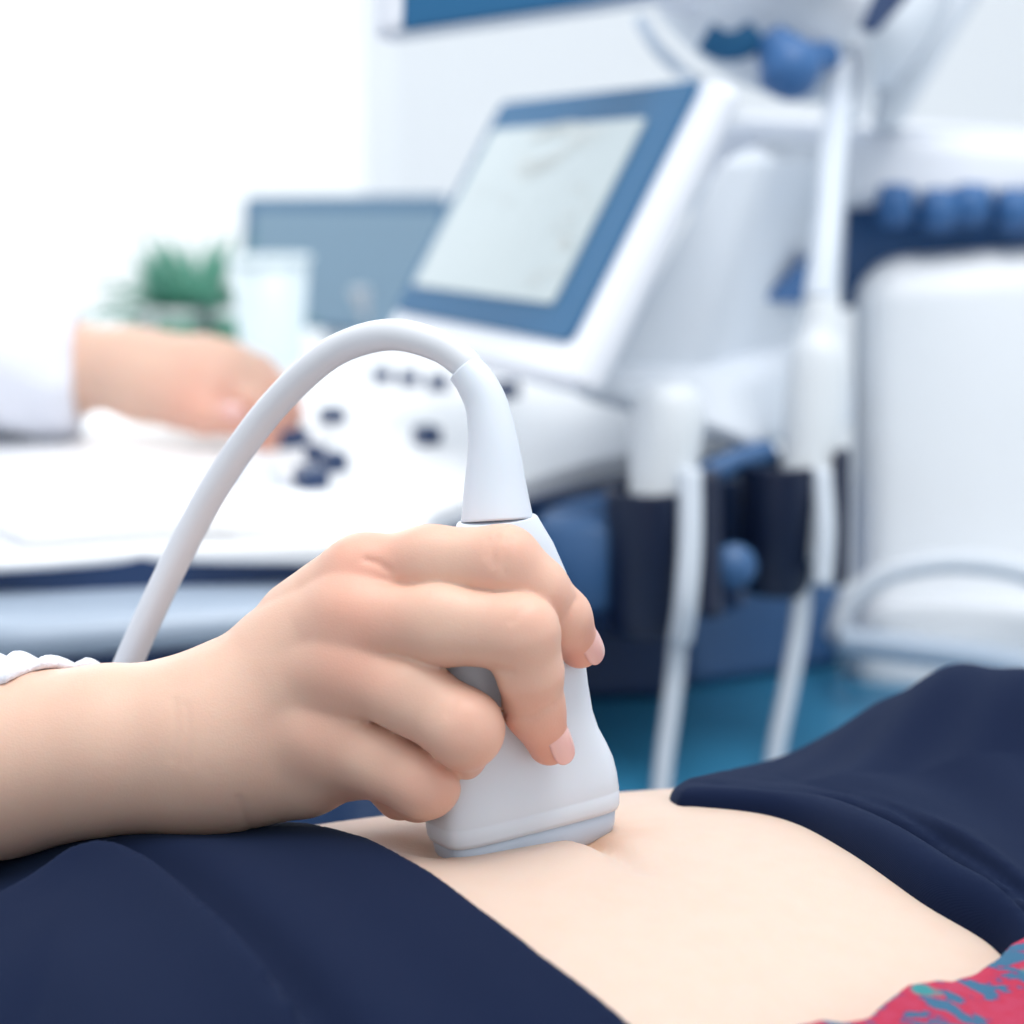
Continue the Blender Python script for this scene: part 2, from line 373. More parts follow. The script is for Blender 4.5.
# upper carriage running to the right and the white lower cabinet; the recess between them has its shade put in as dark blue
hexa([P(700, 330, 1.50), P(1180, 262, 1.50), P(1180, 240, 1.9), P(700, 300, 1.9), P(700, 140, 1.50), P(1180, 168, 1.50), P(1180, 150, 1.9), P(730, 120, 1.9)], 'recess', 'band_blue', mach, bevel=.01)
hexa([P(690, 215, 1.44), P(1200, 196, 1.44), P(1200, 180, 1.9), P(690, 200, 1.9), P(715, 118, 1.44), P(1200, 150, 1.44), P(1200, 140, 1.9), P(740, 112, 1.9)], 'upper_housing', 'panel_frame', mach, bevel=.02)
hexa([P(690, 400, 1.40), P(800, 230, 1.40), P(800, 230, 1.8), P(690, 380, 1.8), P(690, 180, 1.40), P(800, 180, 1.40), P(800, 180, 1.8), P(690, 170, 1.8)], 'side_housing', 'housing', mach, bevel=.02)
hexa([P(846, 660, 1.44), P(1230, 650, 1.44), P(1230, 590, 1.95), P(880, 600, 1.95), P(852, 262, 1.44), P(1230, 232, 1.44), P(1230, 225, 1.95), P(880, 240, 1.95)], 'cabinet', 'white_plastic', mach, bevel=.035, seg=5)
hexa([P(760, 301, 1.31), P(806, 303, 1.34), P(806, 303, 1.40), P(760, 301, 1.38), P(766, 295, 1.31), P(811, 252, 1.34), P(811, 252, 1.40), P(766, 295, 1.38)], 'recess_shade', 'band_blue', mach, bevel=.001)  # solid wedge standing proud, coloured dark blue as the shade of the gap
for k in range(5):
    p = P(876+38*k+6*(k % 2), 205+5*(k % 2), 1.445)
    lathe([(0, 0), (.015, .002), (.017, .012), (.015, .026), (0, .028)], p, rt, 'cable_clip', 'band_blue', mach, seg=20)
# wheel arch and base
tube([P(835, 640, 1.36), P(850, 600, 1.36), P(890, 572, 1.36), P(960, 562, 1.36), P(1040, 580, 1.36), P(1090, 640, 1.36)], .008, 'wheel_arch', 'housing', mach)
hexa([P(842, 700, 1.38), P(1130, 760, 1.38), P(1130, 720, 1.7), P(842, 700, 1.7), P(852, 600, 1.38), P(1130, 600, 1.38), P(1130, 600, 1.7), P(860, 600, 1.7)], 'wheel_cover', 'white_plastic', mach, bevel=.03)
tube([P(835, 640, 1.33), P(900, 648, 1.33), P(1000, 662, 1.33), P(1120, 690, 1.33)], .010, 'bumper', 'ledge', mach)
# teal tray below the holders and the navy column
def oz(x, y): return onz(x, y, .68)
tr4 = [oz(440, 800), oz(1080, 800), oz(1100, 640), oz(440, 640)]
hexa([p-np.array([0, 0, .05]) for p in tr4]+tr4, 'lower_tray', 'teal', mach, bevel=.01)
hexa([oz(465, 706), oz(690, 700), oz(690, 660), oz(500, 660), P(470, 480, 1.34), P(690, 480, 1.35), P(690, 470, 1.5), P(500, 470, 1.5)], 'column', 'navy_plastic', mach, bevel=.01)
hexa([oz(685, 690), oz(842, 668), oz(842, 650), oz(690, 650), P(685, 480, 1.38), P(836, 480, 1.42), P(836, 470, 1.5), P(690, 470, 1.5)], 'side_panel', 'mid_blue', mach, bevel=.01)
# foot pedestal down to the floor with castors
prism([mxy(a, b) for a, b in [(-.1, -.2), (-.1, .16), (.7, .16), (.7, -.2)]], .12, .635, 'pedestal', 'white_plastic', mach, bevel=.03)
for a in (-.05, .62):
    for b_ in (-.2, .16):
        lathe([(0, 0), (.05, 0), (.06, .01), (.06, .03), (.05, .04), (0, .04)], MB(a, b_-.02, .062), wv, 'castor', 'black_plastic', mach)

# probe holders: cup with a slot in front, on the near side of the console
def holder(cx, y0, y1, d, hw, name='probe_holder'):
    """open cup, axis vertical, slot at the right"""
    top = P(cx, y0, d); bot = P(cx, y1, d); h = top[2]-bot[2]; r_ = hw/F*d; bm = bmesh.new(); n = 36; g = []
    for (rad, z) in ((r_*.86, 0), (r_, .15*h), (r_, h), (r_-.005, h), (r_-.005, .15*h), (r_*.70, .01)):
        ring = []
        for j in range(n+1):
            a = R(-28)+R(304)*0+ (R(-20)-(R(310))*j/n)
            ring.append(bm.verts.new((top[0]+rad*math.cos(a), top[1]+rad*math.sin(a), bot[2]+z)))
        g.append(ring)
    g.append(g[0])
    for A, B in zip(g, g[1:]):
        for j in range(n): bm.faces.new((A[j], A[j+1], B[j+1], B[j]))
    bm.faces.new([q[0] for q in g[:-1]]); bm.faces.new([q[-1] for q in g[:-1]][::-1])
    o = fin(bm, name, 'black_plastic', mach, bevel=.0015, seg=2)
    return o
holder(648, 488, 640, 1.16, 42)
holder(782, 462, 598, 1.20, 42)
hexa([P(698, 618, 1.15), P(722, 622, 1.15), P(722, 612, 1.2), P(700, 612, 1.2), P(698, 472, 1.15), P(720, 468, 1.15), P(720, 465, 1.2), P(700, 468, 1.2)], 'holder_arm', 'black_plastic', mach, bevel=.006)
hexa([P(833, 590, 1.18), P(848, 585, 1.18), P(848, 580, 1.22), P(835, 580, 1.22), P(833, 452, 1.18), P(850, 446, 1.18), P(850, 446, 1.22), P(835, 450, 1.22)], 'holder_arm', 'black_plastic', mach, bevel=.004)
hexa([P(545, 640, 1.22), P(745, 610, 1.24), P(745, 600, 1.3), P(545, 610, 1.3), P(545, 512, 1.22), P(745, 480, 1.24), P(745, 470, 1.3), P(545, 500, 1.3)], 'holder_rail', 'navy_plastic', mach, bevel=.008)
lathe([(0, 0), (.03, 0), (.034, .006), (.034, .05), (.028, .056), (0, .056)], P(590, 600, 1.2), (0, 0, 1), 'cup_bracket', 'mid_blue', mach)
lathe([(0, 0), (.012, .0), (.014, .006), (.012, .012), (0, .013)], P(733, 566, 1.17), -fw, 'bracket_screw', 'mid_blue', mach, seg=20)
tube([P(560, 520, 1.2), P(585, 512, 1.2), P(620, 505, 1.2)], .009, 'holder_hinge', 'mid_blue', mach)
tube([P(700, 478, 1.19), P(735, 462, 1.2), P(770, 452, 1.21)], .008, 'holder_hinge', 'mid_blue', mach)

# keys and dials on the console
def key(x, y, wpx, hpx, name='key'):
    wpx *= 1.6; hpx *= 1.6
    z = ZT+.004; p = onz(x, y, z); z = zt(p[0], p[1]); p = onz(x, y, z+.004); s = np.linalg.norm(p-CAM)/F
    a, b_ = wpx*s/2, max(hpx*s*1.6, .008)/2
    c = [p+mv*q*b_+wv*r_*a for q, r_ in ((-1, -1), (1, -1), (1, 1), (-1, 1))]
    hexa([(q[0], q[1], z-.004) for q in c]+[(q[0], q[1], z+.012) for q in c], name, 'navy_plastic', mach, bevel=.003)
for x, y, w_, h_ in ((332, 418, 12, 10), (427, 437, 18, 9), (334, 464, 16, 9), (311, 480, 26, 11), (315, 456, 14, 7), (382, 377, 8, 8), (409, 380, 9, 8), (438, 384, 10, 8), (503, 391, 13, 12), (290, 440, 24, 14)):
    key(x, y, w_, h_)
for x, y, r_ in ((318, 441, .013), (360, 520, .012), (240, 505, .014)):
    p = onz(x, y, ZT); p[2] = zt(p[0], p[1])-.002
    lathe([(0, 0), (r_, 0), (r_, .006), (r_*.85, .010), (0, .011)], p, (0, 0, 1), 'dial', 'console', mach)
tbp = onz(255, 480, ZT); tbp[2] = zt(tbp[0], tbp[1])-.002
lathe([(0, 0), (.026, 0), (.026, .004), (.018, .006), (.016, .012), (.01, .017), (0, .019)], tbp, (0, 0, 1), 'trackball', 'panel_frame', mach)

# main monitor above, on its arm
mon_q = [P(398, 40, 1.02), P(860, -25, 1.28), P(900, -330, 1.28), P(405, -260, 1.02)]
nm = np.cross(mon_q[1]-mon_q[0], mon_q[3]-mon_q[0]); nm /= np.linalg.norm(nm)
if nm @ (CAM-mon_q[0]) < 0: nm = -nm
mshell = slab(mon_q, -nm*.03, 'monitor', 'panel_frame', mach, bevel=.012)
def mpt(u, v, off): return mon_q[0]*(1-u)*(1-v)+mon_q[1]*u*(1-v)+mon_q[2]*u*v+mon_q[3]*(1-u)*v+nm*off
slab([mpt(.010, .028, .003), mpt(.985, .028, .003), mpt(.985, .97, .003), mpt(.010, .97, .003)], -nm*.006, 'monitor_screen', 'bezel', mshell, bevel=.003)
tube([P(700, -30, 1.36), P(770, 8, 1.33), P(850, 26, 1.36), P(905, -50, 1.42)], [.045, .055, .05, .045], 'monitor_mount', 'housing', mach)
hexa([P(640, 12, 1.3), P(850, 42, 1.3), P(850, 20, 1.42), P(660, -10, 1.42), P(650, -40, 1.3), P(880, -40, 1.3), P(880, -60, 1.42), P(660, -60, 1.42)], 'mount_cover', 'panel_frame', mach, bevel=.015)
tube([P(705, 36, 1.25), P(722, 46, 1.25), P(742, 44, 1.25), P(756, 34, 1.25)], .010, 'cable_guide', 'bezel', mach)
tube([P(768, 34, 1.25), P(778, 50, 1.25), P(790, 70, 1.25), P(796, 88, 1.26)], [.010, .016, .022, .013], 'arm_joint', 'band_blue', mach)
tube([P(792, 86, 1.27), P(812, 60, 1.28), P(830, 56, 1.29)], .010, 'arm_joint', 'band_blue', mach)
hexa([P(858, 30, 1.25), P(876, 34, 1.25), P(880, 30, 1.29), P(862, 28, 1.29), P(880, -20, 1.25), P(920, -20, 1.25), P(925, -20, 1.29), P(885, -20, 1.29)], 'arm_recess', 'navy_plastic', mach, bevel=.003)
hexa([P(868, 130, 1.40), P(895, 135, 1.40), P(900, 130, 1.5), P(870, 125, 1.5), P(900, -60, 1.40), P(1010, -60, 1.40), P(1015, -60, 1.5), P(905, -60, 1.5)], 'swing_arm', 'housing', mach, bevel=.012)
tube([P(640, 20, 1.32), P(655, 45, 1.30), P(682, 72, 1.28), P(700, 84, 1.24)], .0045, 'monitor_cord', 'ledge', mach)
tube([P(850, 120, 1.3), P(862, 100, 1.3), P(864, 60, 1.3), P(850, 36, 1.3), P(832, 40, 1.3)], .006, 'cable_hook', 'housing', mach)
lathe([(0, 0), (.03, 0), (.034, .01), (.034, .05), (.028, .06), (0, .06)], P(852, 88, 1.38), (0, 0, 1), 'hook_mount', 'housing', mach)

# spare transducers in the holders
def spare(label, x0, top_px, body, bot, d, g):
    t = thing('ultrasound_probe', label, 'ultrasound probe', P(body[-1][0], body[-1][1], d), g)
    tube([P(x, y, d) for x, y, r_ in body], [r_/F*d for x, y, r_ in body], 'handle', 'far_probe', t, seg=28)
    tube([P(x, y, d) for x, y in bot], 9.5/F*d, 'cord', 'far_cable', t)
    return t
t1 = spare('pale spare ultrasound probe in the taller right-hand holder, cord looped up overhead', 0, 0,
           [(820, 300, 16), (820, 330, 20), (818, 356, 29), (815, 400, 31), (812, 450, 30), (806, 500, 28), (800, 560, 20)],
           [(803, 560), (800, 620), (790, 680), (778, 740), (770, 790)], 1.203, 'spare probes in the holders')
tube([P(819, 305, 1.203), P(826, 240, 1.22), P(833, 160, 1.26), P(840, 90, 1.30), (P(846, 62, 1.31))], [.0105, .0095, .009, .009, .009], 'hanging_cord', 'far_cable', t1)
tube([P(819, 350, 1.203), P(821, 318, 1.205), P(823, 285, 1.21)], [.015, .0125, .0095], 'strain_relief', 'far_probe', t1)
# a light strip of its cord seen through the slot
tube([P(822, 470, 1.185), P(825, 530, 1.18), P(822, 585, 1.18)], .0065, 'side_cord', 'far_cable', t1)
t2 = spare('short pale spare ultrasound probe in the left-hand holder next to the hand-held probe', 0, 0,
           [(668, 385, 22), (668, 400, 34), (667, 430, 37), (662, 480, 33), (652, 540, 26), (648, 600, 18)],
           [(678, 600), (677, 650), (672, 700), (664, 760), (660, 800)], 1.163, 'spare probes in the holders')
tube([P(690, 470, 1.145), P(690, 540, 1.14), P(686, 600, 1.14), P(680, 640, 1.15)], .0072, 'side_cord', 'far_cable', t2)

# ================================================================== THINGS BEHIND
dk = thing('desk', 'white desk by the window carrying the plant and the blue-grey monitor', 'desk', (-.55, 2.25, 0))
DZ = .80
box((-1.5, 1.88, DZ-.04), (.05, 2.7, DZ), 'desk_top', 'desk', dk)
for x in (-1.45, 0):
    for y in (2.0, 2.65): box((x-.025, y-.025, 0), (x+.025, y+.025, DZ-.04), 'leg', 'desk', dk)
cu = thing('plastic_cup', 'translucent white cup standing at the far edge of the console behind the hand', 'cup', P(272, 372, 1.66))
zb = zt(*P(272, 372, 1.66)[:2]); q = onz(272, 366, zb+.001)
dq = float(np.linalg.norm(q-CAM)); hh = 108/F*dq; rr = 40/F*dq
lathe([(0, 0), (rr*.72, 0), (rr*.74, .003), (rr*.97, hh*.97), (rr*.90, hh*.97), (rr*.70, .006), (0, .006)], q, (0, 0, 1), 'cup_body', 'cup', cu, seg=48)
lathe([(rr*.93, hh*.95), (rr*1.02, hh*.95), (rr*1.03, hh), (rr*.95, hh), (rr*.93, hh*.95)], q, (0, 0, 1), 'rim', 'cup', cu, seg=48)
# monitor on the desk
mo = thing('desktop_monitor', 'blue-grey computer monitor standing on the white desk behind the touch screen', 'monitor', (-.16, 2.2, DZ))
a0, a1, a2, a3 = P(238, 322, 2.1), P(448, 345, 2.2), P(448, 196, 2.2), P(244, 197, 2.1)
s_ = slab([a0, a1, a2, a3], (0, .03, 0), 'monitor_case', 'grey_case', mo, bevel=.006)
def lerp4(u, v): return a0*(1-u)*(1-v)+a1*u*(1-v)+a2*u*v+a3*(1-u)*v-np.array([0, .002, 0])
slab([lerp4(.05, .05), lerp4(.97, .05), lerp4(.97, .90), lerp4(.05, .90)], (0, .004, 0), 'screen', 'grey_screen', mo, bevel=.001)
mc = (a0+a1)/2
box((mc[0]-.025, mc[1]+.01, DZ), (mc[0]+.025, mc[1]+.04, mc[2]+.05), 'stand', 'metal', mo)
box((mc[0]-.09, mc[1]-.06, DZ), (mc[0]+.09, mc[1]+.09, DZ+.012), 'stand_base', 'metal', mo)
# plant
pb = onz(204, 372, DZ+.001); pb[1] = 1.95; pb[0] = (200-512)/F*(pb[1]*1.02)
pl = thing('potted_plant', 'green leafy plant in a pale pot on the desk, blurred behind the far hand', 'plant', pb)
lathe([(0, 0), (.045, 0), (.058, .09), (.053, .09), (.05, .075), (0, .075)], pb, (0, 0, 1), 'pot', 'pot', pl)
bm = bmesh.new(); rg = random.Random(5)
for k in range(110):
    a = rg.uniform(0, 2*PI); el = rg.uniform(.15, 1.35); Ln = rg.uniform(.05, .12); wd = rg.uniform(.005, .010)
    d0 = Vector((math.cos(a)*math.cos(el), math.sin(a)*math.cos(el), math.sin(el))); b0 = V(pb)+Vector((math.cos(a)*.02, math.sin(a)*.02, .075)); sd = d0.cross(Vector((0, 0, 1))).normalized()
    pr = None
    for i in range(6):
        t = i/5; c = b0+d0*Ln*t+Vector((0, 0, -.05*t*t*math.cos(el))); ww = wd*math.sin(PI*min(t*.9+.1, 1))+.0005
        cur = (bm.verts.new(c-sd*ww), bm.verts.new(c+Vector((0, 0, -.002))), bm.verts.new(c+sd*ww))
        if pr: bm.faces.new((pr[0], pr[1], cur[1], cur[0])); bm.faces.new((pr[1], pr[2], cur[2], cur[1]))
        pr = cur
fo = fin(bm, 'foliage', 'leaf', pl); md = fo.modifiers.new('s', 'SOLIDIFY'); md.thickness = .0008

# ================================================================== HAND-HELD PROBE
K = P(528, 857, .606)
roll = R(5.0); yaw = R(30)
# local axes: x long side of head, y away from camera, z up the handle
zx = (up*math.cos(TH)-fw*0)*1.0
Zl = np.array([0, 0, 1.]); ex = np.array([math.cos(yaw), math.sin(yaw), 0]); ey = np.array([-math.sin(yaw), math.cos(yaw), 0])
def rotv(v, ax, an): return np.array(Matrix.Rotation(an, 3, V(ax)) @ V(v))
ROLL = -roll  # about the view axis, top leans left
exr, eyr, ezr = [rotv(rotv(v, (1, 0, 0), R(-4)), (0, 1, 0), ROLL) for v in (ex, ey, Zl)]
def PL(x, y, z): return K+exr*x+eyr*y+ezr*z
hp = thing('ultrasound_probe', 'white ultrasound probe held in the hand and pressed on the bare belly', 'ultrasound probe', K)
def sup(a, b, n, N=72):
    out = []
    for j in range(N):
        t = 2*PI*j/N; c, s = math.cos(t), math.sin(t)
        out.append((a*abs(c)**(2/n)*(1 if c >= 0 else -1), b*abs(s)**(2/n)*(1 if s >= 0 else -1)))
    return out
def loft(levels, name, material, parent, cap=True, lens=False):
    bm = bmesh.new(); rings = []
    for (z, a, b_, n, xo) in levels:
        ring = []
        for x, y in sup(a, b_, n):
            zz = z(x) if callable(z) else z
            ring.append(bm.verts.new(V(PL(x*1.03+xo, y, zz))))
        rings.append(ring)
    for A, B in zip(rings, rings[1:]):
        for j in range(len(A)): bm.faces.new((A[j], A[(j+1) % len(A)], B[(j+1) % len(A)], B[j]))
    if cap: bm.faces.new(rings[0][::-1]); bm.faces.new(rings[-1])
    return fin(bm, name, material, parent)
S0 = .0108     # seam height
lev = [(S0, .0285, .0105, 5, 0), (S0+.0004, .0297, .0117, 5, 0), (S0+.002, .0303, .0123, 5, 0), (S0+.006, .0305, .0125, 5, 0), (S0+.0064, .03035, .01235, 5, 0), (S0+.0070, .0305, .0125, 5, 0),
       (S0+.012, .0305, .0124, 4.5, 0), (S0+.017, .0300, .0121, 4, 0), (S0+.022, .0284, .0118, 3.6, 0), (S0+.027, .0264, .0116, 3.2, 0), (S0+.033, .0250, .0115, 3, 0), (S0+.042, .0244, .0116, 2.8, 0), (S0+.055, .0240, .0118, 2.7, 0),
       (S0+.066, .0228, .0120, 2.6, 0), (S0+.078, .0203, .0121, 2.4, 0), (S0+.088, .0166, .0120, 2.3, 0), (S0+.097, .0124, .0112, 2.1, -.0003), (S0+.0975, .0119, .0109, 2.1, -.0003)]
body_p = loft(lev, 'probe_handle', 'probe', hp)
def dep(x): return S0-x*x/(2*.062)-.0005
ll = [(S0+.001, .0283, .0103, 5, 0)]
for t, ins in ((0., 0), (.5, .0004), (.75, .0010), (.9, .0022), (.97, .0038), (1., .0062)):
    ll.append(((lambda x, t=t: S0-(S0-x*x/(2*.075)*.55)*t*1.0), .0290-ins*1.0, .0112-ins, 5, 0))
for f2 in (.6, .25, .02): ll.append(((lambda x: x*x/(2*.075)*.55), .0228*(1 if f2 > .5 else 1), .0050*f2, 4, 0))
loft(ll, 'lens', 'probe_lens', hp)
# strain relief: bends to the left at its top
top0 = PL(-.0003, 0, S0+.0970); d_top = float((top0-CAM) @ fw); ux = float((top0-CAM) @ rt)/d_top*F+512
sr = [top0, P(ux-1.5, 494, d_top), P(493.5, 446, d_top), P(487, 407, d_top+.001), P(476, 383, d_top+.002), P(465, 369, d_top+.003)]
tube(sr, [.0112, .0100, .0079, .0067, .0062, .0057], 'strain_relief', 'probe', hp, n=10, seg=32)
cab = [P(470, 374, d_top+.003), P(463, 362, d_top+.003), P(437, 345, d_top+.005), (P(393, 334.5, d_top+.009)), P(347, 345, .612), P(309, 370, .620), P(261, 421, .633), P(214, 489, .645), P(173, 566, .655), P(134, 650, .662), P(100, 735, .670), P(80, 830, .69), P(40, 960, .74), P(-20, 1100, .80)]
tube(cab, .0050, 'cable', 'cable', hp, n=10, seg=28)

# ================================================================== SONOGRAPHER
def J(x, y, d, rpx): return (P(x, y, d), rpx/F*d)
wr = dict(
    fore=[(-420, 770, .625, 100), (-120, 768, .612, 99), (0, 764, .604, 92), (110, 749, .600, 83), (200, 741, .598, 78)],
)
def caps_p(X, a, b, r1, r2, n):
    ba = b-a; w_ = X-a[:, None] if X.ndim == 2 else X-a; h = np.clip((w_*ba[:, None]).sum(0)/(ba@ba), 0, 1)
    w_ = w_-ba[:, None]*h; wd_ = np.abs((w_*fw[:, None]).sum(0)); wr_ = np.sqrt(np.maximum((w_*w_).sum(0)-wd_**2, 1e-12))
    return (wd_**n+wr_**n)**(1/n)-(r1+(r2-r1)*h)
def chain(X, js, k=.004, n=2):
    f_ = None
    for i_, (a, b_) in enumerate(zip(js, js[1:])):
        (pa, ra), (pb_, rb) = J(*a), J(*b_); d = caps(X, pa, pb_, ra, rb) if n == 2 or i_ >= len(js)-2 else caps_p(X, pa, pb_, ra, rb, n); f_ = d if f_ is None else smin(f_, d, k)
    return f_
IDX = [(296, 612, .600, 30), (366, 574, .589, 35.5), (430, 562, .5815, 35), (504, 563, .576, 36), (535, 590, .578, 32), (562, 617, .584, 27.5), (580, 647, .594, 21.5)]
MID = [(280, 645, .598, 34), (352, 618, .583, 38), (440, 624, .5735, 40), (520, 632, .568, 38), (530, 672, .572, 31.5), (534, 708, .579, 29), (549, 744, .585, 21.5)]
RNG = [(276, 688, .598, 34), (345, 670, .583, 39), (410, 694, .576, 39), (464, 729, .570, 38), (456, 750, .585, 30), (438, 768, .597, 27), (418, 772, .607, 23)]
PNK = [(268, 738, .600, 34), (330, 735, .587, 37), (385, 761, .582, 36.5), (424, 782, .578, 35), (418, 793, .588, 26), (400, 795, .597, 22), (388, 790, .604, 19)]
THB = [(250, 690, .620, 40), (330, 670, .640, 36), (410, 640, .650, 31), (470, 615, .641, 27), (500, 605, .637, 22)]
PALM = [((215, 716, .600, 58), (326, 604, .592, 34)), ((215, 735, .598, 68), (325, 640, .588, 44)), ((215, 755, .598, 62), (318, 695, .590, 44)), ((205, 764, .600, 56), (300, 752, .594, 50)), ((280, 760, .598, 44), (348, 766, .592, 33)),
        ((300, 770, .598, 46), (200, 768, .604, 58)), ((260, 690, .612, 60), (330, 650, .606, 44))]
def hand_r(X):
    palm = None
    for a, b_ in PALM:
        (pa, ra), (pb_, rb) = J(*a), J(*b_); d = caps(X, pa, pb_, ra, rb); palm = d if palm is None else smin(palm, d, .008)
    # knuckles
    for x, y, d, r_ in ((358, 574, .586, 29), (352, 616, .578, 30), (340, 668, .5790, 29), (320, 735, .583, 28)):
        p, rr_ = J(x, y, d, r_); palm = smin(palm, caps(X, p, p+1e-6, rr_), .009)
    F4 = [chain(X, q_, .004, 2.3) for q_ in (IDX, MID, RNG, PNK)]
    fi = smin(smin(smin(F4[0], F4[1], .001), F4[2], .001), F4[3], .001)
    h = smin(palm, fi, .009)
    q = X-CAM[:, None]; dd = np.maximum((q*fw[:, None]).sum(0), .05); ux_ = 512+F*q[0]/dd
    for a_, b_, x0, x1, x2, am in ((0, 1, 372, 400, 560, .0003), (1, 2, 372, 405, 440, .0002), (2, 3, 352, 385, 470, .0013)):
        w_ = sstep(x0, x1, ux_)*(1-sstep(x2, x2+12, ux_))*(dd < .592)
        h = h+am*w_*np.exp(-((F4[a_]-F4[b_])/.0021)**2)
    h = smin(h, chain(X, THB, .006), .012)
    fo_ = chain(X, wr['fore'], .004)
    # flatten the wrist a little: two bones side by side
    h = smin(h, fo_, .014)
    return h
def crease(X, h, a, b_, depth, wd):
    pa, pb_ = P(*a), P(*b_); d = caps(X, pa, pb_, 0)
    return h+depth*np.exp(-(d/wd)**2)
LH = [(-10, 372, 1.40, 46), (60, 370, 1.38, 39), (100, 368, 1.37, 33), (135, 372, 1.36, 35)]
def hand_l(X):
    h = chain(X, LH, .02)
    for js in ([(135, 368, 1.37, 34), (205, 372, 1.36, 33), (232, 372, 1.36, 26)], [(150, 390, 1.345, 30), (205, 405, 1.335, 27)], [(140, 378, 1.36, 36), (215, 385, 1.35, 34)]):
        h = smin(h, chain(X, js, .01), .02)
    fs = [[(225, 362, 1.37, 20), (258, 372, 1.375, 17), (280, 392, 1.375, 15), (291, 412, 1.372, 13)],
          [(225, 375, 1.36, 21), (258, 390, 1.355, 18), (276, 410, 1.352, 16), (282, 430, 1.350, 13)],
          [(222, 390, 1.345, 20), (250, 405, 1.335, 17), (265, 425, 1.332, 15), (267, 441, 1.332, 12.5)],
          [(180, 405, 1.335, 22), (205, 418, 1.32, 18), (228, 420, 1.315, 15), (240, 424, 1.315, 12)],
          [(230, 372, 1.385, 18), (262, 382, 1.395, 15), (284, 402, 1.395, 13), (292, 418, 1.393, 11)]]
    g = None
    for f_ in fs:
        d = chain(X, f_, .004); g = d if g is None else smin(g, d, .003)
    return smin(h, g, .010)
pe_r = P(-560, 770, .64); sh_r = np.array([-.64, .68, 1.27]); wr_l = P(60, 370, 1.38); el_l = np.array([-.60, 1.22, .98]); sh_l = np.array([-.67, 1.00, 1.27])
el_r = pe_r
f0 = P(-360, 770, .622)
def trunk(X, g=0.):
    t = caps(X, (-0.70, .74, 1.2), (-0.70, .94, 1.2), .11+g)
    t = smin(t, caps(X, (-0.71, .80, .95), (-0.71, .88, .95), .12+g), .1)
    t = smin(t, caps(X, (-0.70, .79, .78), (-0.70, .89, .78), .13+g), .1)
    for y in (.76, .92):
        t = smin(t, caps(X, (-0.70, y, .75), (-0.68, y, .45), .085+g, .06+g), .03)
        t = smin(t, caps(X, (-0.68, y, .45), (-0.70, y, .10), .055+g, .04+g), .02)
        t = smin(t, caps(X, (-0.71, y, .05), (-.56, y, .04), .04+g, .035+g), .02)
    return t
def arms(X, g=0.):
    a = smin(caps(X, sh_r, el_r, .052+g, .043+g), caps(X, el_r, f0, .038+g, .030+g), .03)
    b_ = smin(caps(X, sh_l, el_l, .052+g, .042+g), caps(X, el_l, wr_l, .038+g, .029+g), .03)
    return np.minimum(a, b_)
def head(X):
    h = smin(caps(X, (-0.68, .84, 1.46), (-.67, .84, 1.53), .075, .085), caps(X, (-.64, .84, 1.44), (-.65, .84, 1.46), .05), .04)
    h = smin(h, caps(X, (-0.69, .84, 1.28), (-0.68, .84, 1.42), .052), .03)
    h = smin(h, caps(X, (-.595, .84, 1.495), (-.578, .84, 1.468), .007, .012), .012)
    for y in (.76, .92): h = smin(h, caps(X, (-0.68, y, 1.47), (-0.68, y, 1.5), .014), .008)
    for y in (.81, .87): h = smax(h, -caps(X, (-.585, y, 1.502), (-.585, y, 1.503), .012), .012)
    return h
def body_f(X):
    h = hand_r(X)
    # skin creases over the joints
    q = X-CAM[:, None]; dd = np.maximum((q*fw[:, None]).sum(0), .05); ux_ = 512+F*q[0]/dd; uy_ = 512-F*(q*up[:, None]).sum(0)/dd
    for ln, am in (([(498, 538), (493, 548), (494, 564)], .0005), ([(509, 540), (505, 552), (504, 572)], .0004), ([(489, 540), (486, 556)], .0003), ([(575, 600), (570, 610), (563, 622)], .0006),
                   ([(506, 713), (518, 717), (532, 717)], .0005), ([(536, 713), (552, 704)], .0005), ([(530, 604), (520, 612), (512, 622)], .0003), ([(496, 668), (512, 672)], .0005),
                   ([(238, 798), (243, 812), (250, 828)], .0004), ([(174, 700), (178, 730), (172, 760)], .00025), ([(186, 705), (189, 735), (186, 765)], .00025), ([(366, 560), (378, 563), (390, 571)], .0006), ([(455, 700), (448, 716)], .0003), ([(430, 752), (424, 768)], .0003)):
        best = np.full(ux_.shape, 1e9)
        for a, b_ in zip(ln, ln[1:]):
            ex_, ey_ = b_[0]-a[0], b_[1]-a[1]; t_ = np.clip(((ux_-a[0])*ex_+(uy_-a[1])*ey_)/(ex_*ex_+ey_*ey_), 0, 1)
            best = np.minimum(best, np.hypot(ux_-a[0]-t_*ex_, uy_-a[1]-t_*ey_))
        h = h+am*np.exp(-(best/3.6)**2)*(dd < .60)*(dd > .54)
    return smin(smin(h, smin(trunk(X), head(X), .05), .02), smin(arms(X), hand_l(X), .02), .02)
sono = thing('person', 'person in a white coat holding the probe, other hand on the console keys', 'person', (-.62, .84, 0))
px0 = P(20, 760, .6)[0]
xs = axis_coords([-.88, (-.36, .02), (-.30, .005), (-.172, .0035), (-.165, .0016), (.034, .00115), (.05, .004)])
ys = axis_coords([.50, (.535, .0025), (.640, .00115), (.66, .003), (1.20, .02), (1.26, .006), (1.40, .0022), (1.46, .006)])
zs = axis_coords([0, (.70, .02), (.83, .008), (.845, .003), (.862, .0015), (.968, .00115), (.985, .0022), (1.0, .004), (1.66, .015)])
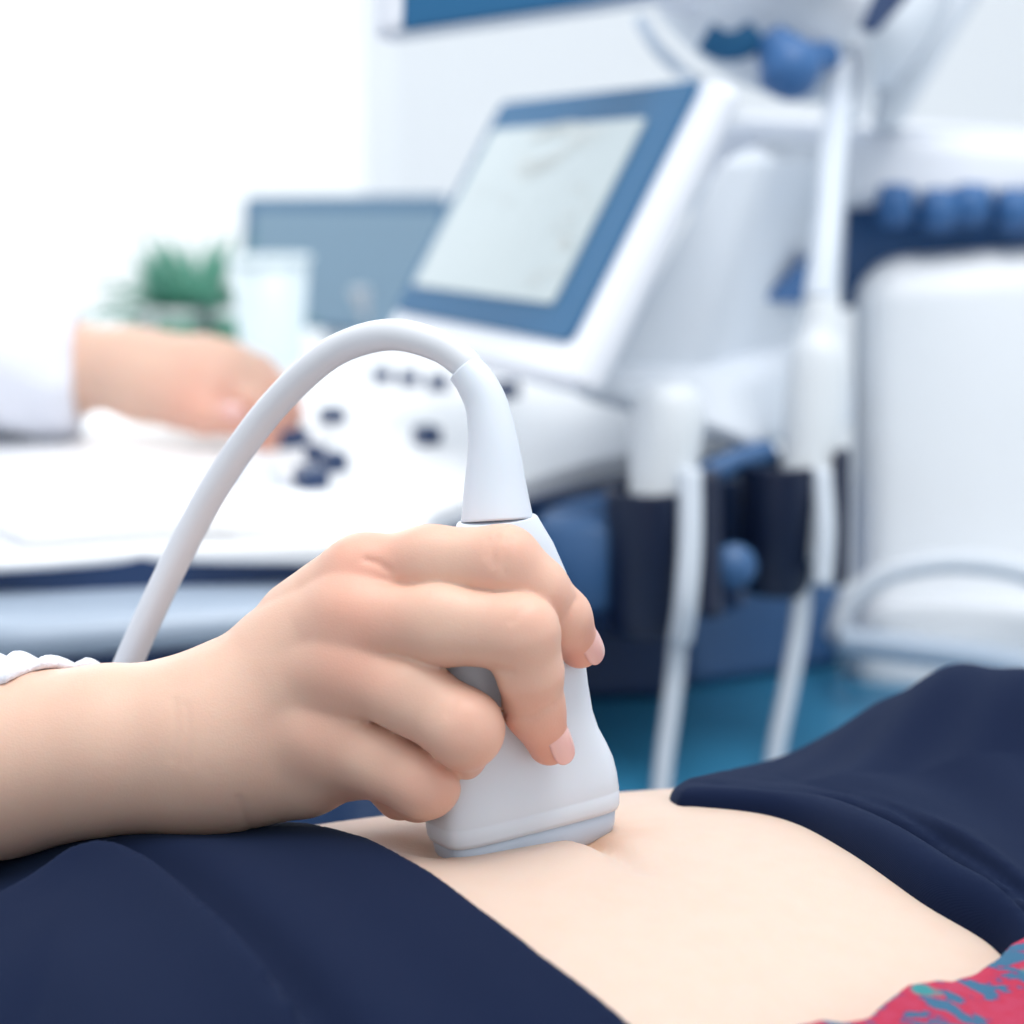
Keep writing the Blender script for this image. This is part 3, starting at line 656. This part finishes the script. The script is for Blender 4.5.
red_pts = [(P(356, 565, .572), .012, .55), (P(350, 615, .565), .013, .50), (P(342, 665, .565), .012, .45), (P(318, 738, .568), .012, .25), (P(508, 552, .565), .010, .30), (P(583, 655, .592), .013, .75), (P(549, 750, .580), .014, .70),
           (P(524, 628, .553), .012, .25), (P(478, 735, .556), .013, .30), (P(436, 792, .562), .014, .38), (P(385, 806, .585), .010, .7), (P(560, 610, .575), .009, .35), (P(534, 706, .566), .010, .35)]
for x, y, d in ((291, 412, 1.36), (280, 430, 1.34), (266, 441, 1.325), (238, 424, 1.31), (205, 405, 1.32)): red_pts.append((P(x, y, d), .022, .6))
def red_sono(v):
    r_ = np.zeros(len(v))
    for p, s, a in red_pts: r_ = np.maximum(r_, a*np.exp(-((v-p)**2).sum(1)/(2*s*s)))
    # fingertips of the curled fingers
    return r_
iso_object(body_f, xs, ys, zs, 'body', 'skin', sono, 2, red_sono)
# white coat
def wob(X, a, s): return a*(np.sin(X[0]*s+2*np.sin(X[2]*s*.7))*np.sin(X[1]*s*.8+1.3*np.sin(X[0]*s*.5))+.5*np.sin(X[2]*s*1.3+X[0]*s))
def coat_f(X):
    t = smin(trunk(X, .012), arms(X, .010), .04)
    t = smin(t, caps(X, P(-300, 776, .625), P(60, 772, .606), .038, .0348), .02)
    t = smin(t, caps(X, P(-60, 374, 1.42), P(70, 372, 1.385), .050, .042), .03)
    t = smin(t, caps(X, P(-220, 820, .612), P(30, 850, .600), .009, .0075), .008)
    t = smin(t, caps(X, P(-220, 800, .600), P(20, 836, .590), .009, .006), .004)
    t = t+wob(X, .0022, 95)+np.where(X[1] < .7, .0012*np.sin(X[0]*700+X[2]*260), 0)
    inner = np.minimum(caps(X, P(-160, 772, .615), P(120, 770, .600), .0335, .0312), caps(X, P(30, 372, 1.39), P(140, 370, 1.37), .032, .032))
    t = smax(t, -inner, .003)
    # cuff of the near sleeve: the camera side ends further left than the far side
    e1 = (X[0]-(P(44, 760, .6)[0]+.75*(X[1]-.576)))*.8
    near = X[1] < .95
    e2 = ((X[0]-P(82, 370, 1.38)[0])*.97+(X[1]-1.35)*.1)
    t = smax(t, np.where(near, e1, e2), .004)
    t = smax(t, X[2]-1.315, .02)
    return smax(t, .42-X[2], .01)
xs2 = axis_coords([-.90, (-.30, .012), (-.21, .003), (-.125, .0016), (-.11, .004)])
ys2 = axis_coords([.52, (.535, .003), (.66, .0022), (1.24, .012), (1.46, .004), (1.48, .01)])
zs2 = axis_coords([.40, (.80, .012), (.83, .003), (.95, .0022), (1.02, .004), (1.35, .012)])
iso_object(coat_f, xs2, ys2, zs2, 'coat', 'coat', sono, 1)
def trs_f(X):
    t = None
    for y in (.76, .92):
        for a, b_, r1, r2 in (((-.70, y, .62), (-.68, y, .45), .09, .075), ((-.68, y, .45), (-.70, y, .12), .07, .06)):
            d = caps(X, a, b_, r1, r2); t = d if t is None else smin(t, d, .02)
    return smax(t, .07-X[2], .01)
iso_object(trs_f, axis_coords([-.88, (-.48, .015)]), axis_coords([.6, (1.1, .015)]), axis_coords([.0, (.75, .015)]), 'trousers', 'coat', sono, 0)
def hair_f(X):
    h = smin(caps(X, (-.71, .84, 1.50), (-.69, .84, 1.55), .088, .09), caps(X, (-.77, .84, 1.48), (-.79, .84, 1.46), .035), .03)
    return smax(h, -caps(X, (-.58, .84, 1.40), (-.58, .84, 1.47), .085), .01)
iso_object(hair_f, axis_coords([-.88, (-.488, .008)]), axis_coords([.7, (.98, .008)]), axis_coords([1.35, (1.68, .008)]), 'hair', 'hair', sono, 0)
# finger nails
def nail(tip, base, normal, wd, ln, rad, name='fingernail'):
    """curved nail; its middle at (tip+base)/2"""
    c = V((np.array(tip)+np.array(base))/2); l = V(np.array(tip)-np.array(base)).normalized(); n_ = V(normal); n_ = (n_-l*n_.dot(l)).normalized(); s_ = l.cross(n_)
    bm = bmesh.new(); g = []; NU, NV = 24, 12
    for i in range(NU+1):
        u = -math.cos(PI*i/NU); row = []
        lim = max(1-abs(u)**2.7, 0)**(1/2.7)
        for j in range(NV+1):
            v = (-1+2*j/NV)*max(lim, .02); ang = v*wd/rad
            row.append(bm.verts.new(c+l*(u*ln/2)+s_*(math.sin(ang)*rad)+n_*((math.cos(ang)-1)*rad-.0012*max(u, 0)**2*0-.0008*u*u)))
        g.append(row)
    for i in range(NU):
        for j in range(NV): bm.faces.new((g[i][j], g[i+1][j], g[i+1][j+1], g[i][j+1]))
    o = fin(bm, name, 'nail', sono); md = o.modifiers.new('s', 'SOLIDIFY'); md.thickness = .0007; md.offset = 0
    return o
ni = np.array([.74, -.64, .20]); ni /= np.linalg.norm(ni)
dr = P(580, 647, .594)-P(562, 617, .584); dr /= np.linalg.norm(dr); c_ = P(580, 647, .594)-dr*.0005+ni*.0071
nail(c_+dr*.0065, c_-dr*.0065, ni, .0052, .0128, .0064)
ni = np.array([.72, -.66, .15]); ni /= np.linalg.norm(ni)
dr = P(549, 744, .585)-P(534, 708, .579); dr /= np.linalg.norm(dr); c_ = P(549, 744, .585)-dr*.0010+ni*.0072
nail(c_+dr*.0065, c_-dr*.0065, ni, .0054, .0134, .0065)
ni = np.array([.1, -.9, .4]); ni /= np.linalg.norm(ni)
c_ = P(232, 414, 1.315)+ni*.0108; nail(c_+np.array([.008, 0, -.002]), c_-np.array([.008, 0, -.002]), ni, .007, .016, .010)

# ================================================================== PATIENT
AX = np.array([math.cos(R(25)), math.sin(R(25))]); CX = np.array([AX[1], -AX[0]])
def sc_(X):
    dx, dy = X[0]-K[0], X[1]-K[1]; return dx*AX[0]+dy*AX[1], dx*CX[0]+dy*CX[1]
TAB_S = np.array([-.75, -.45, -.25, -.12, -.05, 0, .05, .10, .16, .22, .30, .42, .50])
TAB_W = np.array([.15, .17, .18, .175, .168, .162, .16, .158, .158, .165, .175, .185, .18])
TAB_T = np.array([.78, .80, .836, .8690, .871, .8705, .867, .862, .856, .853, .85, .845, .83])
S_f = np.linspace(-.75, .5, 400)
def smooth_tab(y):
    v = np.interp(S_f, TAB_S, y); k = np.hanning(25); k /= k.sum(); return np.convolve(np.pad(v, 12, 'edge'), k, 'valid')
W_f, T_f = smooth_tab(TAB_W), smooth_tab(TAB_T)
Z0 = .765
def torso(X, dent=True):
    s, c = sc_(X); W_ = np.interp(s, S_f, W_f); T_ = np.interp(s, S_f, T_f); c0 = .035
    H = T_-Z0; cc = (c-c0)/W_; zz = (X[2]-Z0)/H
    n = 2.25
    f_ = ((np.abs(cc)**n+np.abs(zz)**n)**(1/n)-1)*H
    f_ = f_-.030*np.exp(-((s-.215)**2/(2*.036**2)+(c+.045)**2/(2*.045**2)))
    f_ = f_-.030*np.exp(-((s-.215)**2/(2*.036**2)+(c-.13)**2/(2*.045**2)))
    f_ = np.maximum(f_, np.maximum(s-.48, -.72-s))
    if dent:
        # press-in under the probe, elongated along its face, and the fold that runs off to the right
        dx, dy = X[0]-K[0], X[1]-K[1]
        u_ = dx*ex[0]+dy*ex[1]; v_ = dx*ey[0]+dy*ey[1]
        q = np.maximum(np.abs(u_)-.024, 0); q2 = np.maximum(np.abs(v_)-.006, 0)
        f_ = f_+.003*np.exp(-(q*q/(2*.011**2)+q2*q2/(2*.009**2)))
        a = onz(592, 846, .862); b2 = onz(646, 876, .868); t_ = np.clip(((X[0]-a[0])*(b2[0]-a[0])+(X[1]-a[1])*(b2[1]-a[1]))/((b2[0]-a[0])**2+(b2[1]-a[1])**2), 0, 1)
        dd = np.hypot(X[0]-a[0]-t_*(b2[0]-a[0]), X[1]-a[1]-t_*(b2[1]-a[1]))
        f_ = f_+(.0045*(1-t_)**.6)*np.exp(-(dd/.0048)**2)
        a = P(430, 850, .59); b2 = P(345, 838, .60); t_ = np.clip(((X[0]-a[0])*(b2[0]-a[0])+(X[1]-a[1])*(b2[1]-a[1]))/((b2[0]-a[0])**2+(b2[1]-a[1])**2), 0, 1)
        dd = np.hypot(X[0]-a[0]-t_*(b2[0]-a[0]), X[1]-a[1]-t_*(b2[1]-a[1]))
        f_ = f_+(.004*(1-t_))*np.exp(-(dd/.007)**2)
    return f_*.9
pat = thing('person', 'patient lying down in navy clothes with bare belly under the probe', 'person', (K[0], K[1]-.03, .655))
def red_pat(v):
    p = P(600, 862, .608); q = P(400, 850, .598)
    return .9*np.exp(-((v-p)**2).sum(1)/(2*.012**2))+.35*np.exp(-((v-q)**2).sum(1)/(2*.018**2))
def skin_f(X):
    s, c = sc_(X); return smax(smax(torso(X)+.0005, s-.16, .01), -.22-s, .01)
def rng_axis(lo, a, b_, hi, st, big): return axis_coords([lo, (a, big), (b_, st), (hi, big)])
iso_object(lambda X: np.maximum(torso(X)+.001, 0*X[0]-1), rng_axis(-.75, -.19, .20, .60, .0022, .02), rng_axis(.15, .44, .72, 1.0, .0022, .015), rng_axis(.655, .80, .90, .93, .0018, .008), 'body', 'belly_skin', pat, 1, red_pat)
def pl(px_, z=.868): return [onz(x, y, z) for x, y in px_]
TE = pl([(250, 806), (311, 822), (372, 850), (437, 890), (482, 922)], .8685)+pl([(545, 968)], .866)+pl([(632, 1024)], .862)
SE = pl([(676, 784), (700, 786), (757, 791), (800, 803), (850, 829)], .870)+pl([(920, 880)], .866)+pl([(992, 922), (1022, 947)], .861)
FL = catmull(pl([(-30, 905), (20, 877), (60, 858), (105, 857), (150, 880), (200, 925), (250, 972), (302, 1024)], .872), 4)
SE = catmull([SE[0]+np.array([.02, .06, 0]), SE[0]+np.array([0, .02, 0])]+SE, 5); CR1 = pl([(757, 768), (848, 781), (931, 814), (1024, 872)], .873); CR2 = pl([(832, 760), (898, 785), (1000, 840)], .873)
RE = catmull(pl([(790, 1040), (850, 1020), (900, 1000), (940, 986), (985, 966), (1030, 944)], .858), 5)
def trou_f(X):
    e = polydist(X[0], X[1], TE)          # positive on the left of the direction = belly side
    s, c = sc_(X)
    off = .0035+.0025*sstep(0, .05, -e*-1*0+np.abs(e))
    # the overlapping fold at the lower left
    g = polydist(X[0], X[1], FL)
    off = off+.0095*sstep(-.0025, .0040, -g)*np.exp(-np.maximum(-g-.0, 0)/.06)+.0015*np.exp(-((g-.012)/.008)**2)*0
    off = off-.003*np.exp(-((g-.006)/.007)**2)
    off = off+.0022*np.sin(g*70+s*18)*sstep(.01, .05, -g)
    # soft folds towards the hip
    off = off+.0016*np.sin(e*95+c*12)*sstep(.012, .05, np.abs(e))
    t = torso(X, False)-off
    return smax(t, e+.0004, .0035)
def shirt_f(X):
    e = -polydist(X[0], X[1], SE); s, c = sc_(X); g1 = polydist(X[0], X[1], CR1); g2 = polydist(X[0], X[1], CR2)
    inn = np.maximum(-e, 0); tpr = .08+.92*sstep(-.03, .07, c)
    off = .0030+.0065*np.sin(np.clip(inn/.020, 0, 1)*PI)**.8*tpr
    off = off+tpr*(-.0045*np.exp(-(g1/.0028)**2)+.003*np.exp(-((g1-.010)/.006)**2)-.0032*np.exp(-(g2/.0026)**2))
    off = off+.0012*np.sin(inn*160+c*30)*sstep(.02, .05, inn)
    t = torso(X, False)-off
    return smax(t, e+.0004, .006)
def red_f(X):
    e = -polydist(X[0], X[1], RE)*-1
    s, c = sc_(X)
    t = torso(X, False)-(.0075+.0015*np.sin(s*150))
    return smax(smax(t, e+.0003*np.sin(s*240)+.0002*np.sin(s*610), .003), torso(X, False)*-1-.02, .002)
iso_object(trou_f, rng_axis(-.78, -.19, .05, .07, .0022, .02), rng_axis(.12, .44, .66, 1.0, .0022, .015), rng_axis(.66, .80, .91, .94, .0018, .008), 'trousers', 'navy_cloth', pat, 1)
iso_object(shirt_f, rng_axis(.03, .04, .25, .62, .0022, .015), rng_axis(.15, .48, .80, 1.05, .0022, .015), rng_axis(.66, .80, .95, .99, .0018, .008), 'shirt', 'navy_cloth', pat, 1)
# red patterned cloth at the patient's near side
rm = bpy.data.materials.new('patterned_cloth'); rm.use_nodes = True; nt = rm.node_tree; L = nt.links.new; b = nt.nodes['Principled BSDF']; b.inputs['Roughness'].default_value = .85
tc = nt.nodes.new('ShaderNodeTexCoord'); mp = nt.nodes.new('ShaderNodeMapping'); mp.inputs['Rotation'].default_value = (0, 0, R(35)); mp.inputs['Scale'].default_value = (75, 190, 130)
L(tc.outputs['Object'], mp.inputs[0])
n = nt.nodes.new('ShaderNodeTexNoise'); n.inputs['Scale'].default_value = 1; n.inputs['Detail'].default_value = 3; L(mp.outputs[0], n.inputs['Vector'])
r1 = nt.nodes.new('ShaderNodeValToRGB'); r1.color_ramp.elements[0].position = .44; r1.color_ramp.elements[0].color = (.03, .12, .22, 1); r1.color_ramp.elements[1].position = .49; r1.color_ramp.elements[1].color = (.42, .018, .06, 1)
e_ = r1.color_ramp.elements.new(.46); e_.color = (.12, .05, .16, 1); e_ = r1.color_ramp.elements.new(.60); e_.color = (.42, .03, .085, 1)
L(n.outputs['Fac'], r1.inputs[0])
n3 = nt.nodes.new('ShaderNodeTexNoise'); n3.inputs['Scale'].default_value = 42; L(tc.outputs['Object'], n3.inputs['Vector'])
r3 = nt.nodes.new('ShaderNodeValToRGB'); r3.color_ramp.elements[0].position = .60; r3.color_ramp.elements[1].position = .62; L(n3.outputs['Fac'], r3.inputs[0])
mx = nt.nodes.new('ShaderNodeMix'); mx.data_type = 'RGBA'; mx.inputs['B'].default_value = (.03, .22, .24, 1); L(r3.outputs[0], mx.inputs['Factor']); L(r1.outputs[0], mx.inputs['A']); L(mx.outputs['Result'], b.inputs['Base Color'])
wv_ = nt.nodes.new('ShaderNodeTexWave'); wv_.inputs['Scale'].default_value = 500; L(tc.outputs['Object'], wv_.inputs['Vector']); bp = nt.nodes.new('ShaderNodeBump'); bp.inputs['Strength'].default_value = .4; bp.inputs['Distance'].default_value = .0004
L(wv_.outputs['Fac'], bp.inputs['Height']); L(bp.outputs['Normal'], b.inputs['Normal']); M['patterned'] = rm
rc = iso_object(red_f, axis_coords([.04, (.20, .0018), (.30, .01)]), axis_coords([.36, (.44, .008), (.54, .0018)]), axis_coords([.74, (.80, .008), (.875, .0016)]), 'patterned_cloth', 'patterned', None, 1)
tag(rc, 'crimson cloth with dark teal blotches tucked along the patient\'s near side', 'cloth')
# couch
cch = thing('examination_couch', 'blue padded examination couch under the lying patient', 'couch', (K[0], K[1], 0))
def cp(s, c): q = np.array([K[0], K[1]])+AX*s+CX*c; return (q[0], q[1])
prism([cp(-.95, -.19), cp(.62, -.19), cp(.62, .33), cp(-.95, .33)], .60, .655, 'cushion', 'couch', cch, bevel=.02)
prism([cp(-.90, -.15), cp(.58, -.15), cp(.58, .28), cp(-.90, .28)], .54, .60, 'frame', 'metal', cch)
for s in (-.7, .45):
    for c in (-.1, .24):
        x, y = cp(s, c); box((x-.025, y-.025, 0), (x+.025, y+.025, .54), 'leg', 'metal', cch)

# ================================================================== LIGHT
wd = bpy.data.worlds.new('World'); sc.world = wd; wd.use_nodes = True
nt = wd.node_tree; L = nt.links.new; bg = nt.nodes['Background']; bg.inputs[0].default_value = (.90, .96, 1.0, 1)
tc = nt.nodes.new('ShaderNodeTexCoord'); sx = nt.nodes.new('ShaderNodeSeparateXYZ'); mr = nt.nodes.new('ShaderNodeMapRange')
mr.interpolation_type = 'SMOOTHSTEP'; mr.inputs['From Min'].default_value = -.7; mr.inputs['From Max'].default_value = .7; mr.inputs['To Min'].default_value = .86; mr.inputs['To Max'].default_value = 1.2
L(tc.outputs['Generated'], sx.inputs[0]); L(sx.outputs['Y'], mr.inputs['Value']); L(mr.outputs[0], bg.inputs[1])
def area(name, loc, target, size, power, col=(1, 1, 1)):
    l = bpy.data.lights.new(name, 'AREA'); l.shape = 'RECTANGLE'; l.size, l.size_y = size; l.energy = power; l.color = col
    o = bpy.data.objects.new(name, l); C.objects.link(o); o.location = loc; o.rotation_euler = (Vector(target)-Vector(loc)).to_track_quat('-Z', 'Y').to_euler(); return o
area('ceiling_lamp', (.3, .5, 2.8), (.0, .7, .9), (1.2, 1.2), 32, (1, .98, .96))
area('window_light', (-1.4, 3.9, 1.9), (0, .8, .9), (2.0, 1.6), 22, (.92, .97, 1))
# ================================================================== CAMERA
cd = bpy.data.cameras.new('camera'); cam = bpy.data.objects.new('camera', cd); C.objects.link(cam)
cam.location = CAM; cam.rotation_euler = (R(90)-TH, 0, 0); cd.lens = 67.5; cd.sensor_width = 36; cd.sensor_height = 36; cd.clip_start = .05
cd.dof.use_dof = True; cd.dof.focus_distance = .590; cd.dof.aperture_fstop = 6.2
sc.camera = cam
vs = sc.view_settings; vs.view_transform = 'Standard'; vs.look = 'None'; vs.gamma = 1; vs.use_curve_mapping = False; vs.exposure = 0.08
sc.cycles.use_denoising = True
